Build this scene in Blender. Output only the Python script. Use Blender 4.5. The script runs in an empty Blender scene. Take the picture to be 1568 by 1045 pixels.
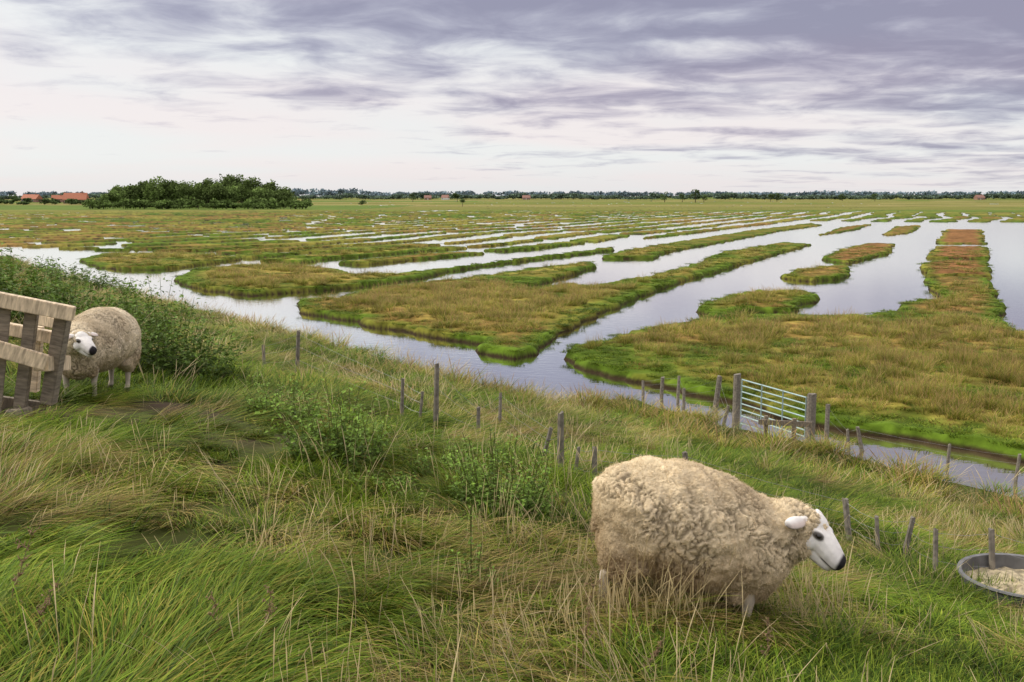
import bpy, bmesh, math, numpy as np
from mathutils import Vector, Matrix, Euler
rng=np.random.default_rng(7)
scene=bpy.context.scene
scene.view_settings.view_transform='Standard'
scene.view_settings.look='None'
scene.view_settings.exposure=0
# ------------------------------------------------------------------ camera
CAMZ=6.0; PITCH=math.radians(8.22); F=1540.0
cam=bpy.data.cameras.new('camera'); co=bpy.data.objects.new('camera',cam)
scene.collection.objects.link(co); scene.camera=co
cam.sensor_width=36; cam.lens=F/1568*36; cam.clip_end=20000; cam.clip_start=0.05
co.location=(0,0,CAMZ); co.rotation_euler=(math.pi/2-PITCH,0,0)
def ray(u,v):
    a=(u-784)/F; b=(522.5-v)/F
    c,s=math.cos(PITCH),math.sin(PITCH)
    return np.array([a,c+b*s,-s+b*c])
def gp(u,v,z=0.08):          # point on the flat marsh
    d=ray(u,v); t=(z-CAMZ)/d[2]; return (d[0]*t,d[1]*t)
def PD(u,v,D):
    d=ray(u,v); t=D/d[1]; return Vector((d[0]*t,D,CAMZ+d[2]*t))
# ------------------------------------------------------------------ noise
def h2(ix,iy,seed):
    n=(ix.astype(np.int64)*374761393+iy.astype(np.int64)*668265263+seed*1442695041)&0xffffffff
    n=((n^(n>>13))*1274126177)&0xffffffff
    n=n^(n>>16)
    return (n&0xffffff)/float(0xffffff)
def vn(x,y,seed=0):
    ix=np.floor(x);iy=np.floor(y);fx=x-ix;fy=y-iy
    fx=fx*fx*(3-2*fx);fy=fy*fy*(3-2*fy)
    a=h2(ix,iy,seed);b=h2(ix+1,iy,seed);c=h2(ix,iy+1,seed);d=h2(ix+1,iy+1,seed)
    return (a*(1-fx)+b*fx)*(1-fy)+(c*(1-fx)+d*fx)*fy
def fbm(x,y,seed=0,o=3):
    r=0;a=.5;t=0
    for i in range(o):
        r=r+a*vn(x*2**i,y*2**i,seed+i*17);t+=a;a*=.5
    return r/t
def ss(a,b,x):
    t=np.clip((x-a)/(b-a),0,1);return t*t*(3-2*t)
def sdpoly(x,y,P,m=4.0):
    P=np.array(P)
    out=np.full(x.shape,-m)
    sel=(x>P[:,0].min()-m)&(x<P[:,0].max()+m)&(y>P[:,1].min()-m)&(y<P[:,1].max()+m)
    px=x[sel];py=y[sel]
    if px.size==0:return out
    d=np.full(px.shape,1e9);ins=np.zeros(px.shape,bool)
    n=len(P)
    for i in range(n):
        ax,ay=P[i];bx,by=P[(i+1)%n]
        ex,ey=bx-ax,by-ay
        t=np.clip(((px-ax)*ex+(py-ay)*ey)/(ex*ex+ey*ey+1e-9),0,1)
        d=np.minimum(d,(px-ax-ex*t)**2+(py-ay-ey*t)**2)
        c=((ay>py)!=(by>py))
        with np.errstate(divide='ignore',invalid='ignore'):
            xi=ax+(py-ay)*ex/(ey if abs(ey)>1e-9 else 1e-9)
        ins^=(c&(px<xi))
    d=np.sqrt(d);out[sel]=np.where(ins,d,-d)
    return out
# ------------------------------------------------------------------ marsh layout (surveyed outlines)
def W(L): return [gp(*p) for p in L]
ISL=[ # outline, redness
 ([(740,536),(785,545),(822,541),(832,524),(872,500),(958,466),(1000,446),(1050,430),(1150,400),(1242,375),(1200,372),(1110,387),(1056,409),(990,427),(900,442),(880,436),(812,447),(806,441),(870,423),(912,409),(905,403),(840,411),(760,423),(640,438),(590,442),(540,452),(512,461),(456,464),(465,477),(560,495),(620,509),(690,519),(735,524)],0),
 ([(275,428),(300,414),(385,408),(440,409),(520,415),(545,424),(600,423),(680,414),(760,403),(860,390),(940,379),(938,384),(850,394),(750,406),(690,415),(640,427),(570,437),(520,442),(450,447),(380,452),(330,446),(290,438)],0.1),
 ([(125,399),(150,391),(240,389),(300,389),(370,396),(310,406),(250,412),(190,413),(145,409)],0.05),
 ([(920,396),(1000,396),(1012,388),(1100,372),(1200,353),(1262,345),(1240,342),(1150,353),(1050,369),(950,386)],0.2),
 ([(1195,425),(1220,415),(1290,409),(1306,414),(1290,427),(1240,431)],0.45),
 ([(1258,398),(1290,382),(1330,373),(1372,374),(1357,389),(1302,404)],0.75),
 ([(1250,361),(1290,348),(1335,343),(1312,352)],0.6),
 ([(1350,361),(1372,347),(1410,345),(1396,357)],0.5),
 ([(1370,482),(1385,468),(1450,460),(1424,441),(1420,429),(1518,429),(1521,452),(1540,478),(1530,492)],0.55),
 ([(1414,424),(1414,408),(1424,401),(1510,402),(1518,424)],0.8),
 ([(1424,396),(1432,378),(1506,378),(1513,397)],.85),
 ([(1434,373),(1447,352),(1502,352),(1507,373)],0.8),
 ([(1060,476),(1100,462),(1160,449),(1240,449),(1247,460),(1220,468),(1215,480),(1150,478),(1085,482)],0.15),
 ([(858,547),(872,538),(928,529),(938,519),(1000,507),(1062,496),(1085,483),(1130,488),(1215,488),(1320,489),(1372,482),(1532,492),(1560,512),(1640,530),(2000,560),(2100,860),(1800,768),(1568,705),(1480,687),(1380,667),(1300,656),(1240,646),(1180,632),(1110,612),(1060,600),(1010,588),(960,580),(900,566)],0.12),
 ([(1590,440),(1640,380),(1700,352),(1800,352),(1800,420),(1700,460)],0.8),
]
ISLW=[(W(p),r) for p,r in ISL]
FIELD=W([(-900,420),(-300,394),(0,377),(115,383),(215,385),(310,386),(385,401),(440,404),(545,408),(640,402),(760,391),(850,380),(940,371),(1050,360),(1150,347),(1240,338),(1400,340),(1568,340),(1800,346),(2400,360),(2400,302),(-900,302)])
TOE=W([(-900,450),(-300,410),(0,391),(45,400),(70,412),(130,437),(200,453),(300,475),(430,505),(520,530),(600,551),(700,577),(760,603),(798,624),(850,615),(920,612),(1000,611),(1050,628),(1095,636),(1125,639),(1142,653),(1215,669),(1245,672),(1290,687),(1400,717),(1500,741),(1568,755),(2100,906)])
TOE=TOE+[(60,5),(60,-60),(-300,-60),(-300,160)]
AL=(.41,.912)
def terrain(x,y):
    r=np.hypot(x,y)
    wa=np.clip(.30+r*.0035,0,.8)
    wx=x+wa*(fbm(x/1.5,y/1.5,3,4)-.5)*2.0; wy=y+wa*(fbm(x/1.5,y/1.5,9,4)-.5)*3.2
    sd=np.full(x.shape,-4.0);red=np.zeros(x.shape)
    for P,rd in ISLW:
        s=sdpoly(wx,wy,P); m=s>sd
        red=np.where(m,rd,red); sd=np.maximum(sd,s)
    # ribbed field
    a=AL[0]*wx+AL[1]*wy; c=AL[1]*wx-AL[0]*wy
    per=7.4
    q=c/per+.8*(vn(a/38,c/60,21)-.5)
    idx=np.floor(q);fr=q-idx
    off=h2(idx,idx*0,5)*60
    al=(a+off)/26; ai=np.floor(al); af=al-ai
    ang=x/np.maximum(y,1)
    wide=.225+.20*(h2(idx,ai,31)-.5)
    wide=wide+.07*ss(-.15,-.42,ang)+.04*ss(170,260,r)+.05*ss(260,340,r)
    wide=wide+.25*ss(350,470,r)+.08*ss(.3,.45,ang)*ss(190,240,r)
    dac=(wide-np.abs(fr-.5+.12*(h2(idx,ai,77)-.5)))*per
    gap=np.minimum(af,1-af)*26-(.2+3.0*h2(idx,ai,51))
    gap=np.where(r>330,5,gap)
    fs=np.minimum(dac,gap)
    fs=np.where((wide>.5),3,fs)
    fw=vn(a/90+3,c/16,88)
    fs=np.where((r>330)&(r<1000)&(fw>.92),-1,fs)
    ff=sdpoly(x,y,FIELD,20)
    fs=np.where(ff>0,np.minimum(fs,ff+.3),-4)
    fs=np.where(y<0,-4,fs)
    m=fs>sd
    rf=ss(.60,.78,vn(a/30+5,c/12+2,44))
    red=np.where(m,rf*.5,red); sd=np.maximum(sd,fs)
    far=(r>1400)
    sd=np.where(far,3,sd)
    st=sdpoly(x+(wx-x)*.6,y+(wy-y)*.6,TOE,30)
    s=.8*x+.6*y
    dz=4.4-.27*np.log1p(np.exp(np.clip(s-2.0,-30,30)))
    dz=dz+.14*(fbm(x/1.6,y/1.6,61,3)-.5)*ss(-1,3,5-np.abs(s-8)+7)+.22*(fbm(x/5,y/5,66,2)-.5)
    dz=np.maximum(dz,.22+.1*fbm(x,y,5,2))
    nr_=ss(150,70,r)
    land=.12+.10*nr_+.09*fbm(x/2.5,y/2.5,12,3)+(.07+.08*nr_)*(fbm(x/.5,y/.5,14,2)-.3)+.08*ss(.6,2.5,sd)*nr_
    zi=-.35+ss(-.30,.22,sd)*(land+.35)
    zt=-.45+ss(-.5,.9,st)*(dz+.45)
    z=np.maximum(zi,zt)
    return z,sd,st,red,r
def redpatch(x,y): return ss(.54,.70,fbm(x/5+31,y/5,151,3))*.45
def colour(x,y,z,sd,st,red,r):
    def C(*c): return np.array(c)[None,:]
    n1=fbm(x/6,y/6,101,4)[:,None]; n2=fbm(x/1.3,y/1.3,111,3)[:,None]; n3=fbm(x/22,y/22,121,3)[:,None]
    n4=fbm(x/.6,y/.6,141,2)[:,None]
    green=C(.080,.130,.012)*(.5+.9*n2); yel=C(.26,.215,.045)*(.6+.7*n2); rd=C(.22,.088,.04)*(.6+.7*n2)
    och=C(.22,.155,.035)
    inn=ss(.5,2.0,sd)[:,None]
    k=np.clip(inn*ss(.36,.56,n1*.6+n2*.4),0,1)
    k=np.where(r[:,None]>110,ss(.42,.62,n3*.5+n1*.5)*.7,k)
    c=green*(1-k)+yel*k
    o=ss(.50,.68,fbm(x/4+9,y/4,131,3))[:,None]*.45
    c=c*(1-o)+och*o*(1)
    rp_=np.maximum(red,redpatch(x,y)*(r<200))
    R=(rp_[:,None]*ss(.25,.6,n2*.5+n1*.5+rp_[:,None]*.35))*ss(.2,1.0,sd)[:,None]
    c=c*(1-R)+rd*R
    c=c*(.70+.6*n4)
    ff=ss(330,460,r)[:,None]
    fx=x/260+.3*vn(x/200,y/200,9); fy=y/70
    hh=h2(np.floor(fx),np.floor(fy),203)[:,None]
    fc=np.where(hh<.4,C(.165,.165,.04),np.where(hh<.75,C(.11,.16,.03),C(.23,.20,.07)))
    c=c*(1-ff)+fc*ff*(.7+.5*n3)
    d=ss(-.1,.4,st)[:,None]
    dk=C(.050,.065,.012)*(.6+.8*n2); soil=C(.07,.052,.03)
    dk=dk*(1-.5*n1)+soil*.5*n1
    for bx,by,br in BARE:
        q=ss(br*1.2,br*.3,np.hypot(x-bx,y-by)+.7*br*(n2[:,0]-.5))[:,None];dk=dk*(1-q)+C(.060,.043,.028)*q
    c=c*(1-d)+dk*d
    b=ss(.16,.06,z)[:,None]*(r[:,None]<600)
    c=c*(1-b)+C(.035,.024,.013)*b
    return np.clip(c,0,1)
def H(x,y):
    return float(terrain(np.array([float(x)]),np.array([float(y)]))[0][0])
def hit(u,v):
    d=ray(u,v); t=np.geomspace(1.5,300,3000)
    x=d[0]*t;y=d[1]*t;z=CAMZ+d[2]*t
    g=np.maximum(terrain(x,y)[0],0)
    i=np.argmax(z<g)
    return Vector((x[i],y[i],g[i]))
BARE=[]
for (u,v,rad) in ((395,672,.6),(320,640,.5),(230,620,.45),(120,640,.7),(600,925,.16),(560,790,.12),(340,715,.25)):
    p=hit(u,v);BARE.append((p.x,p.y,rad))
# ------------------------------------------------------------------ mesh helper
def mk(name,verts,faces,mat=None,col=None,smooth=False,parent=None):
    verts=np.asarray(verts,np.float32).reshape(-1,3);faces=np.asarray(faces,np.int32)
    me=bpy.data.meshes.new(name)
    me.vertices.add(len(verts));me.vertices.foreach_set('co',verts.ravel())
    if len(faces):
        n,k=faces.shape
        me.loops.add(n*k);me.loops.foreach_set('vertex_index',faces.ravel())
        me.polygons.add(n);me.polygons.foreach_set('loop_start',np.arange(0,n*k,k,dtype=np.int32))
        me.polygons.foreach_set('use_smooth',np.full(n,smooth))
    me.update(calc_edges=True)
    if col is not None:
        at=me.attributes.new('col','FLOAT_COLOR','POINT')
        c4=np.ones((len(verts),4),np.float32);c4[:,:3]=col
        at.data.foreach_set('color',c4.ravel())
    if mat:me.materials.append(mat)
    return me
def ob(name,me,parent=None,link=True):
    o=bpy.data.objects.new(name,me)
    if link:scene.collection.objects.link(o)
    if parent:o.parent=parent
    return o
def empty(name,loc=(0,0,0)):
    o=bpy.data.objects.new(name,None);scene.collection.objects.link(o);o.location=loc;return o
# ------------------------------------------------------------------ materials
def newmat(name):
    m=bpy.data.materials.new(name);m.use_nodes=True;nt=m.node_tree
    for n in list(nt.nodes):nt.nodes.remove(n)
    return m,nt,nt.nodes,nt.links
def attrmat(name,rough=.8,scale=3,amt=.35,bump=0,bscale=40,transl=0,spec=.2,coord='pos'):
    m,nt,N,L=newmat(name)
    out=N.new('ShaderNodeOutputMaterial');p=N.new('ShaderNodeBsdfPrincipled')
    p.inputs['Roughness'].default_value=rough;p.inputs['Specular IOR Level'].default_value=spec
    a=N.new('ShaderNodeAttribute');a.attribute_name='col'
    g=N.new('ShaderNodeNewGeometry')
    tc=N.new('ShaderNodeTexCoord')
    src=g.outputs['Position'] if coord=='pos' else tc.outputs['Object']
    n=N.new('ShaderNodeTexNoise');n.inputs['Scale'].default_value=scale;n.inputs['Detail'].default_value=4
    L.new(src,n.inputs['Vector'])
    mr=N.new('ShaderNodeMapRange');mr.inputs[1].default_value=.3;mr.inputs[2].default_value=.7
    mr.inputs[3].default_value=1-amt;mr.inputs[4].default_value=1+amt
    L.new(n.outputs['Fac'],mr.inputs[0])
    mx=N.new('ShaderNodeVectorMath');mx.operation='SCALE'
    L.new(a.outputs['Color'],mx.inputs[0]);L.new(mr.outputs[0],mx.inputs['Scale'])
    L.new(mx.outputs[0],p.inputs['Base Color'])
    if bump:
        b=N.new('ShaderNodeTexNoise');b.inputs['Scale'].default_value=bscale;b.inputs['Detail'].default_value=3
        L.new(src,b.inputs['Vector'])
        bb=N.new('ShaderNodeBump');bb.inputs['Strength'].default_value=bump;bb.inputs['Distance'].default_value=.05
        L.new(b.outputs['Fac'],bb.inputs['Height']);L.new(bb.outputs[0],p.inputs['Normal'])
    if transl:
        t=N.new('ShaderNodeBsdfTranslucent');L.new(mx.outputs[0],t.inputs['Color'])
        ms=N.new('ShaderNodeMixShader');ms.inputs[0].default_value=transl
        L.new(p.outputs[0],ms.inputs[1]);L.new(t.outputs[0],ms.inputs[2]);L.new(ms.outputs[0],out.inputs[0])
    else:L.new(p.outputs[0],out.inputs[0])
    return m
def plain(name,col,rough=.6,metal=0,scale=20,amt=.3,bump=.2,stretch=(1,1,1)):
    m,nt,N,L=newmat(name)
    out=N.new('ShaderNodeOutputMaterial');p=N.new('ShaderNodeBsdfPrincipled')
    p.inputs['Roughness'].default_value=rough;p.inputs['Metallic'].default_value=metal
    tc=N.new('ShaderNodeTexCoord');mp=N.new('ShaderNodeMapping');mp.inputs['Scale'].default_value=stretch
    L.new(tc.outputs['Object'],mp.inputs[0])
    n=N.new('ShaderNodeTexNoise');n.inputs['Scale'].default_value=scale;n.inputs['Detail'].default_value=5
    L.new(mp.outputs[0],n.inputs['Vector'])
    r=N.new('ShaderNodeValToRGB')
    r.color_ramp.elements[0].position=.3;r.color_ramp.elements[1].position=.7
    r.color_ramp.elements[0].color=[c*(1-amt) for c in col]+[1];r.color_ramp.elements[1].color=[min(1,c*(1+amt)) for c in col]+[1]
    L.new(n.outputs['Fac'],r.inputs[0]);L.new(r.outputs[0],p.inputs['Base Color'])
    b=N.new('ShaderNodeBump');b.inputs['Strength'].default_value=bump;b.inputs['Distance'].default_value=.01
    L.new(n.outputs['Fac'],b.inputs['Height']);L.new(b.outputs[0],p.inputs['Normal'])
    L.new(p.outputs[0],out.inputs[0]);return m
M_ground=attrmat('marsh_ground',.9,2.2,.35,bump=.6,bscale=5,spec=.05)
M_grass=attrmat('grass_blades',.6,.55,.40,transl=.32,spec=.15)
M_leaf=attrmat('leaves',.6,.4,.25,transl=.25,spec=.2)
M_tree=attrmat('tree_foliage',.85,.05,.25,transl=.15,spec=.05)
m,nt,N,L=newmat('water_surface');M_water=m
out=N.new('ShaderNodeOutputMaterial')
df=N.new('ShaderNodeBsdfDiffuse');df.inputs['Color'].default_value=(.13,.10,.05,1)
gl=N.new('ShaderNodeBsdfGlossy');gl.inputs['Roughness'].default_value=.05;gl.inputs['Color'].default_value=(.97,.985,.96,1)
fr=N.new('ShaderNodeFresnel');fr.inputs['IOR'].default_value=1.33
mr=N.new('ShaderNodeMapRange');mr.inputs[1].default_value=.02;mr.inputs[2].default_value=.34;mr.inputs[3].default_value=.12;mr.inputs[4].default_value=.98
L.new(fr.outputs[0],mr.inputs[0])
g=N.new('ShaderNodeNewGeometry');mp=N.new('ShaderNodeMapping');mp.inputs['Scale'].default_value=(1,1.6,1);mp.inputs['Rotation'].default_value=(0,0,.5)
L.new(g.outputs['Position'],mp.inputs[0])
n=N.new('ShaderNodeTexNoise');n.inputs['Scale'].default_value=2.2;n.inputs['Detail'].default_value=4;L.new(mp.outputs[0],n.inputs['Vector'])
b=N.new('ShaderNodeBump');b.inputs['Strength'].default_value=.16;b.inputs['Distance'].default_value=.03;L.new(n.outputs['Fac'],b.inputs['Height'])
L.new(b.outputs[0],gl.inputs['Normal'])
ms=N.new('ShaderNodeMixShader');L.new(mr.outputs[0],ms.inputs[0]);L.new(df.outputs[0],ms.inputs[1]);L.new(gl.outputs[0],ms.inputs[2]);L.new(ms.outputs[0],out.inputs[0])
# ------------------------------------------------------------------ ground sheet
rr=np.concatenate([[0.3],np.geomspace(.6,20,170)[:-1],1/np.linspace(1/20,1/9000,900)])
th=np.concatenate([np.linspace(-math.radians(37),math.radians(37),1000),np.radians(np.linspace(40,320,70))])
R,T=np.meshgrid(rr,th,indexing='ij')
X=(R*np.sin(T)).ravel();Y=(R*np.cos(T)).ravel()
Z,SD,ST,RED,RR=terrain(X,Y)
COL=colour(X,Y,Z,SD,ST,RED,RR)
nr,nc=R.shape
I=np.arange(nr*nc).reshape(nr,nc)
J=np.roll(I,-1,axis=1)
fc=np.stack([I[:-1].ravel(),I[1:].ravel(),J[1:].ravel(),J[:-1].ravel()],1)[:,::-1]
me=mk('ground',np.stack([X,Y,Z],1),fc,M_ground,COL,True)
ob('ground',me)
wr=np.array([3,60,300,1200,1500.]);wt=np.radians(np.linspace(0,360,49)[:-1])
Rw,Tw=np.meshgrid(wr,wt,indexing='ij');Iw=np.arange(Rw.size).reshape(Rw.shape);Jw=np.roll(Iw,-1,axis=1)
me=mk('water',np.stack([(Rw*np.sin(Tw)).ravel(),(Rw*np.cos(Tw)).ravel(),np.zeros(Rw.size)],1),
  np.stack([Iw[:-1].ravel(),Iw[1:].ravel(),Jw[1:].ravel(),Jw[:-1].ravel()],1)[:,::-1],M_water)
ob('water',me)
# ------------------------------------------------------------------ grass tufts
def tuft(name,n,R,l0,l1,w,lean,curl,comb,cols,seg=4,stalks=0,sl=(.4,.7),scol=(.34,.26,.11)):
    V=[];Fc=[];Cc=[];base=0
    for i in range(n+stalks):
        stalk=i>=n
        rad=R*math.sqrt(rng.random());az=rng.random()*6.283
        p=np.array([rad*math.cos(az),rad*math.sin(az),-.03])
        daz=az+rng.normal()*.7
        d=np.array([math.cos(daz),math.sin(daz)])*(1-comb)+np.array([1,0.])*comb+rng.normal(size=2)*.15
        d/=np.linalg.norm(d)+1e-6
        Ln=rng.uniform(*(sl if stalk else (l0,l1)));a=abs(rng.normal()*.25)+(lean if not stalk else .08)
        cu=(curl*rng.uniform(.5,1.4)) if not stalk else .7*rng.random()
        ww=w*rng.uniform(.7,1.3)*(.40 if stalk else 1)
        perp=np.array([-d[1],d[0],0.]);tw=rng.normal()*.6
        side=perp*math.cos(tw)+np.array([d[0],d[1],0])*math.sin(tw)
        if stalk:c=np.array(scol)*rng.uniform(.7,1.25)
        else:c=np.array(cols[rng.integers(len(cols))])*rng.uniform(.65,1.4)
        ns=seg
        for s in range(ns+1):
            t=s/ns
            wt=ww*(1-t**1.6)+.0004
            if stalk and t>.7: wt=ww*3.0*(1-(t-.85)**2*30) if t<.99 else .001
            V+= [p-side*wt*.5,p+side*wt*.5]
            f=.28+.88*t  # shade between tufts painted into the blade colour, darker at the root
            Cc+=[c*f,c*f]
            ang=min(a+cu*t,1.75)
            st_=Ln/ns
            p=p+np.array([d[0]*math.sin(ang),d[1]*math.sin(ang),math.cos(ang)])*st_
            if p[2]<.01 and s>1:p[2]=.01
            if s<ns:Fc.append([base+2*s,base+2*s+1,base+2*s+3,base+2*s+2])
        base+=2*(ns+1)
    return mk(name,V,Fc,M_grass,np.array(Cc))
G1=(.140,.225,.014);G2=(.235,.30,.030);G3=(.065,.120,.010);Y1=(.38,.32,.06);Y2=(.48,.37,.13);B1=(.27,.17,.07);RD=(.27,.105,.04)
src=bpy.data.collections.new('grass_tuft_kinds')
SC=(.52,.42,.23)
kinds=[
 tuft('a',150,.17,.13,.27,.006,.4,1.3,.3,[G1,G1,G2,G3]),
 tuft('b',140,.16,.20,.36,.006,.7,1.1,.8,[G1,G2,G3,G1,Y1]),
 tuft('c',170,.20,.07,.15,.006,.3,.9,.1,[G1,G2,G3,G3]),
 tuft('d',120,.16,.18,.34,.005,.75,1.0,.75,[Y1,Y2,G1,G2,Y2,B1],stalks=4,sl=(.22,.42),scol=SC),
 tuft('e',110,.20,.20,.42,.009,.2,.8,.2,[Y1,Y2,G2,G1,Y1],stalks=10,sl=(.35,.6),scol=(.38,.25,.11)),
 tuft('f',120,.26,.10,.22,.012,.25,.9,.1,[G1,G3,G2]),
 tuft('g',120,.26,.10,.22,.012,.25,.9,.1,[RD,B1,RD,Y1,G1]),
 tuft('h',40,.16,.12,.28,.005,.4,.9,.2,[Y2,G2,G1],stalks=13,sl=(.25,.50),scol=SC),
]
for i,me in enumerate(kinds):
    o=bpy.data.objects.new('tuft_'+'abcdefgh'[i],me);src.objects.link(o)
def scatter(name,P,rot,scl,idx,coll):
    me=mk(name,P,np.zeros((0,4)))
    for nm,ty,arr,key in (('rot','FLOAT_VECTOR',rot,'vector'),('scl','FLOAT_VECTOR',scl,'vector'),('idx','INT',idx,'value')):
        at=me.attributes.new(nm,ty,'POINT');at.data.foreach_set(key,np.ascontiguousarray(arr.astype(np.int32 if ty=='INT' else np.float32)).ravel())
    o=ob(name,me)
    ng=bpy.data.node_groups.new(name+'_scatter','GeometryNodeTree')
    ng.interface.new_socket('Geometry',in_out='INPUT',socket_type='NodeSocketGeometry')
    ng.interface.new_socket('Geometry',in_out='OUTPUT',socket_type='NodeSocketGeometry')
    N=ng.nodes;L=ng.links
    gi=N.new('NodeGroupInput');go=N.new('NodeGroupOutput')
    ip=N.new('GeometryNodeInstanceOnPoints');ci=N.new('GeometryNodeCollectionInfo')
    ci.inputs['Collection'].default_value=coll;ci.inputs['Separate Children'].default_value=True;ci.inputs['Reset Children'].default_value=True
    ip.inputs['Pick Instance'].default_value=True
    def na(n,t):
        a=N.new('GeometryNodeInputNamedAttribute');a.data_type=t;a.inputs['Name'].default_value=n;return a.outputs['Attribute']
    L.new(gi.outputs[0],ip.inputs['Points']);L.new(ci.outputs[0],ip.inputs['Instance'])
    L.new(na('idx','INT'),ip.inputs['Instance Index']);L.new(na('rot','FLOAT_VECTOR'),ip.inputs['Rotation']);L.new(na('scl','FLOAT_VECTOR'),ip.inputs['Scale'])
    L.new(ip.outputs[0],go.inputs[0])
    md=o.modifiers.new('scatter','NODES');md.node_group=ng
    return o
def ring(r0,r1,dens,a=math.radians(36)):
    n=int(a*(r1*r1-r0*r0)*dens)
    r=np.sqrt(rng.uniform(r0*r0,r1*r1,n));t=rng.uniform(-a,a,n)
    return r*np.sin(t),r*np.cos(t)
xs=[];ys=[];sz=[]
for r0,r1,d,s in ((2.0,5,56,1.0),(5,9,35,1.1),(9,16,16,1.45),(16,30,7,2.0),(30,55,2.5,2.8),(55,110,.8,3.5)):
    a,b=ring(r0,r1,d);xs.append(a);ys.append(b);sz.append(np.full(a.shape,s))
# the big sheep stands in longer grass
pc=hit(1040,945)
n_=330;a=pc.x+.12+rng.normal(size=n_)*.42;b=pc.y-.22+rng.normal(size=n_)*.20
xs.append(a);ys.append(b);sz.append(np.full(n_,1.25))
x=np.concatenate(xs);y=np.concatenate(ys);sz=np.concatenate(sz)
z,sd,st,red,r=terrain(x,y)
k=(st>.15);x,y,z,sz,st,r=[q[k] for q in (x,y,z,sz,st,r)]
s=.8*x+.6*y
bare=np.zeros(x.shape)
for bx,by,br in BARE:
    bare=np.maximum(bare,ss(br*1.3,br*.6,np.hypot(x-bx,y-by)))
k=rng.random(x.shape)>bare*.84
x,y,z,sz,st,r,s,bare=[q[k] for q in (x,y,z,sz,st,r,s,bare)]
n1=fbm(x/1.5,y/1.5,301,3);n2=fbm(x/1.3+4,y/1.3,311,3);n3=fbm(x/4,y/4,321,2)
idx=np.zeros(x.shape,int);u_=rng.random(x.shape)
idx=np.where(n1>.50,1,0)
idx=np.where((n1<.44),2,idx)
idx=np.where((s>6)&(s<15)&(u_<.45),2,idx)
idx=np.where((n2*.6+n3*.4-.05*ss(-.1,.35,x/y)>.475)&(u_<.66),3,idx)
toe=ss(5.0,.6,st)
idx=np.where(u_<toe*.65,np.where(n2>.5,7,4),idx)
idx=np.where((u_>.96),7,idx)
flow=math.pi*(2.2*vn(x/1.7,y/1.7,401)-1.3)+rng.normal(size=x.shape)*.4
sc=sz*rng.uniform(.7,1.2,x.shape)
scz=sc/sz**.75*(.40+1.1*fbm(x/.6,y/.6,71,2))*(1-.4*bare)
nearS=np.minimum(np.hypot(x+3.4,y-7.2),np.hypot(x+3.9,y-6.6))
scz=scz*(1-.3*ss(1.4,.5,nearS))
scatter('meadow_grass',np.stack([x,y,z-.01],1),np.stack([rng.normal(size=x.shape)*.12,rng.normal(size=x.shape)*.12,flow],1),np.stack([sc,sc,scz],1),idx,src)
xs=[];ys=[];sz=[]
for r0,r1,d,s_ in ((18,40,9,1.2),(40,70,4.5,1.6),(70,125,1.5,2.0)):
    a,b=ring(r0,r1,d,math.radians(35));xs.append(a);ys.append(b);sz.append(np.full(a.shape,s_))
x=np.concatenate(xs);y=np.concatenate(ys);sz=np.concatenate(sz)
z,sd,st,red,r=terrain(x,y)
k=(st<-.2)&(sd>.15);x,y,z,sz,sd,red,r=[q[k] for q in (x,y,z,sz,sd,red,r)]
n1=fbm(x/6,y/6,101,4);n2=fbm(x/1.3,y/1.3,111,3);u_=rng.random(x.shape)
yk=ss(.6,2.0,sd)*ss(.36,.54,n1*.6+n2*.4)*ss(130,80,r)
idx=np.where(u_<yk,4,5)
rp_=np.maximum(red*.85,redpatch(x,y))
idx=np.where(rng.random(x.shape)<rp_*ss(.3,1.2,sd),6,idx)
sc=sz*rng.uniform(.6,1.2,x.shape)
scz=sc/sz*np.where(idx==4,1.15,.62)*(.45+1.1*fbm(x/1.1,y/1.1,99,2))
scatter('marsh_grass',np.stack([x,y,z-.02],1),np.stack([x*0,x*0,rng.uniform(0,6.28,x.shape)],1),np.stack([sc,sc,scz],1),idx,src)
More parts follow.
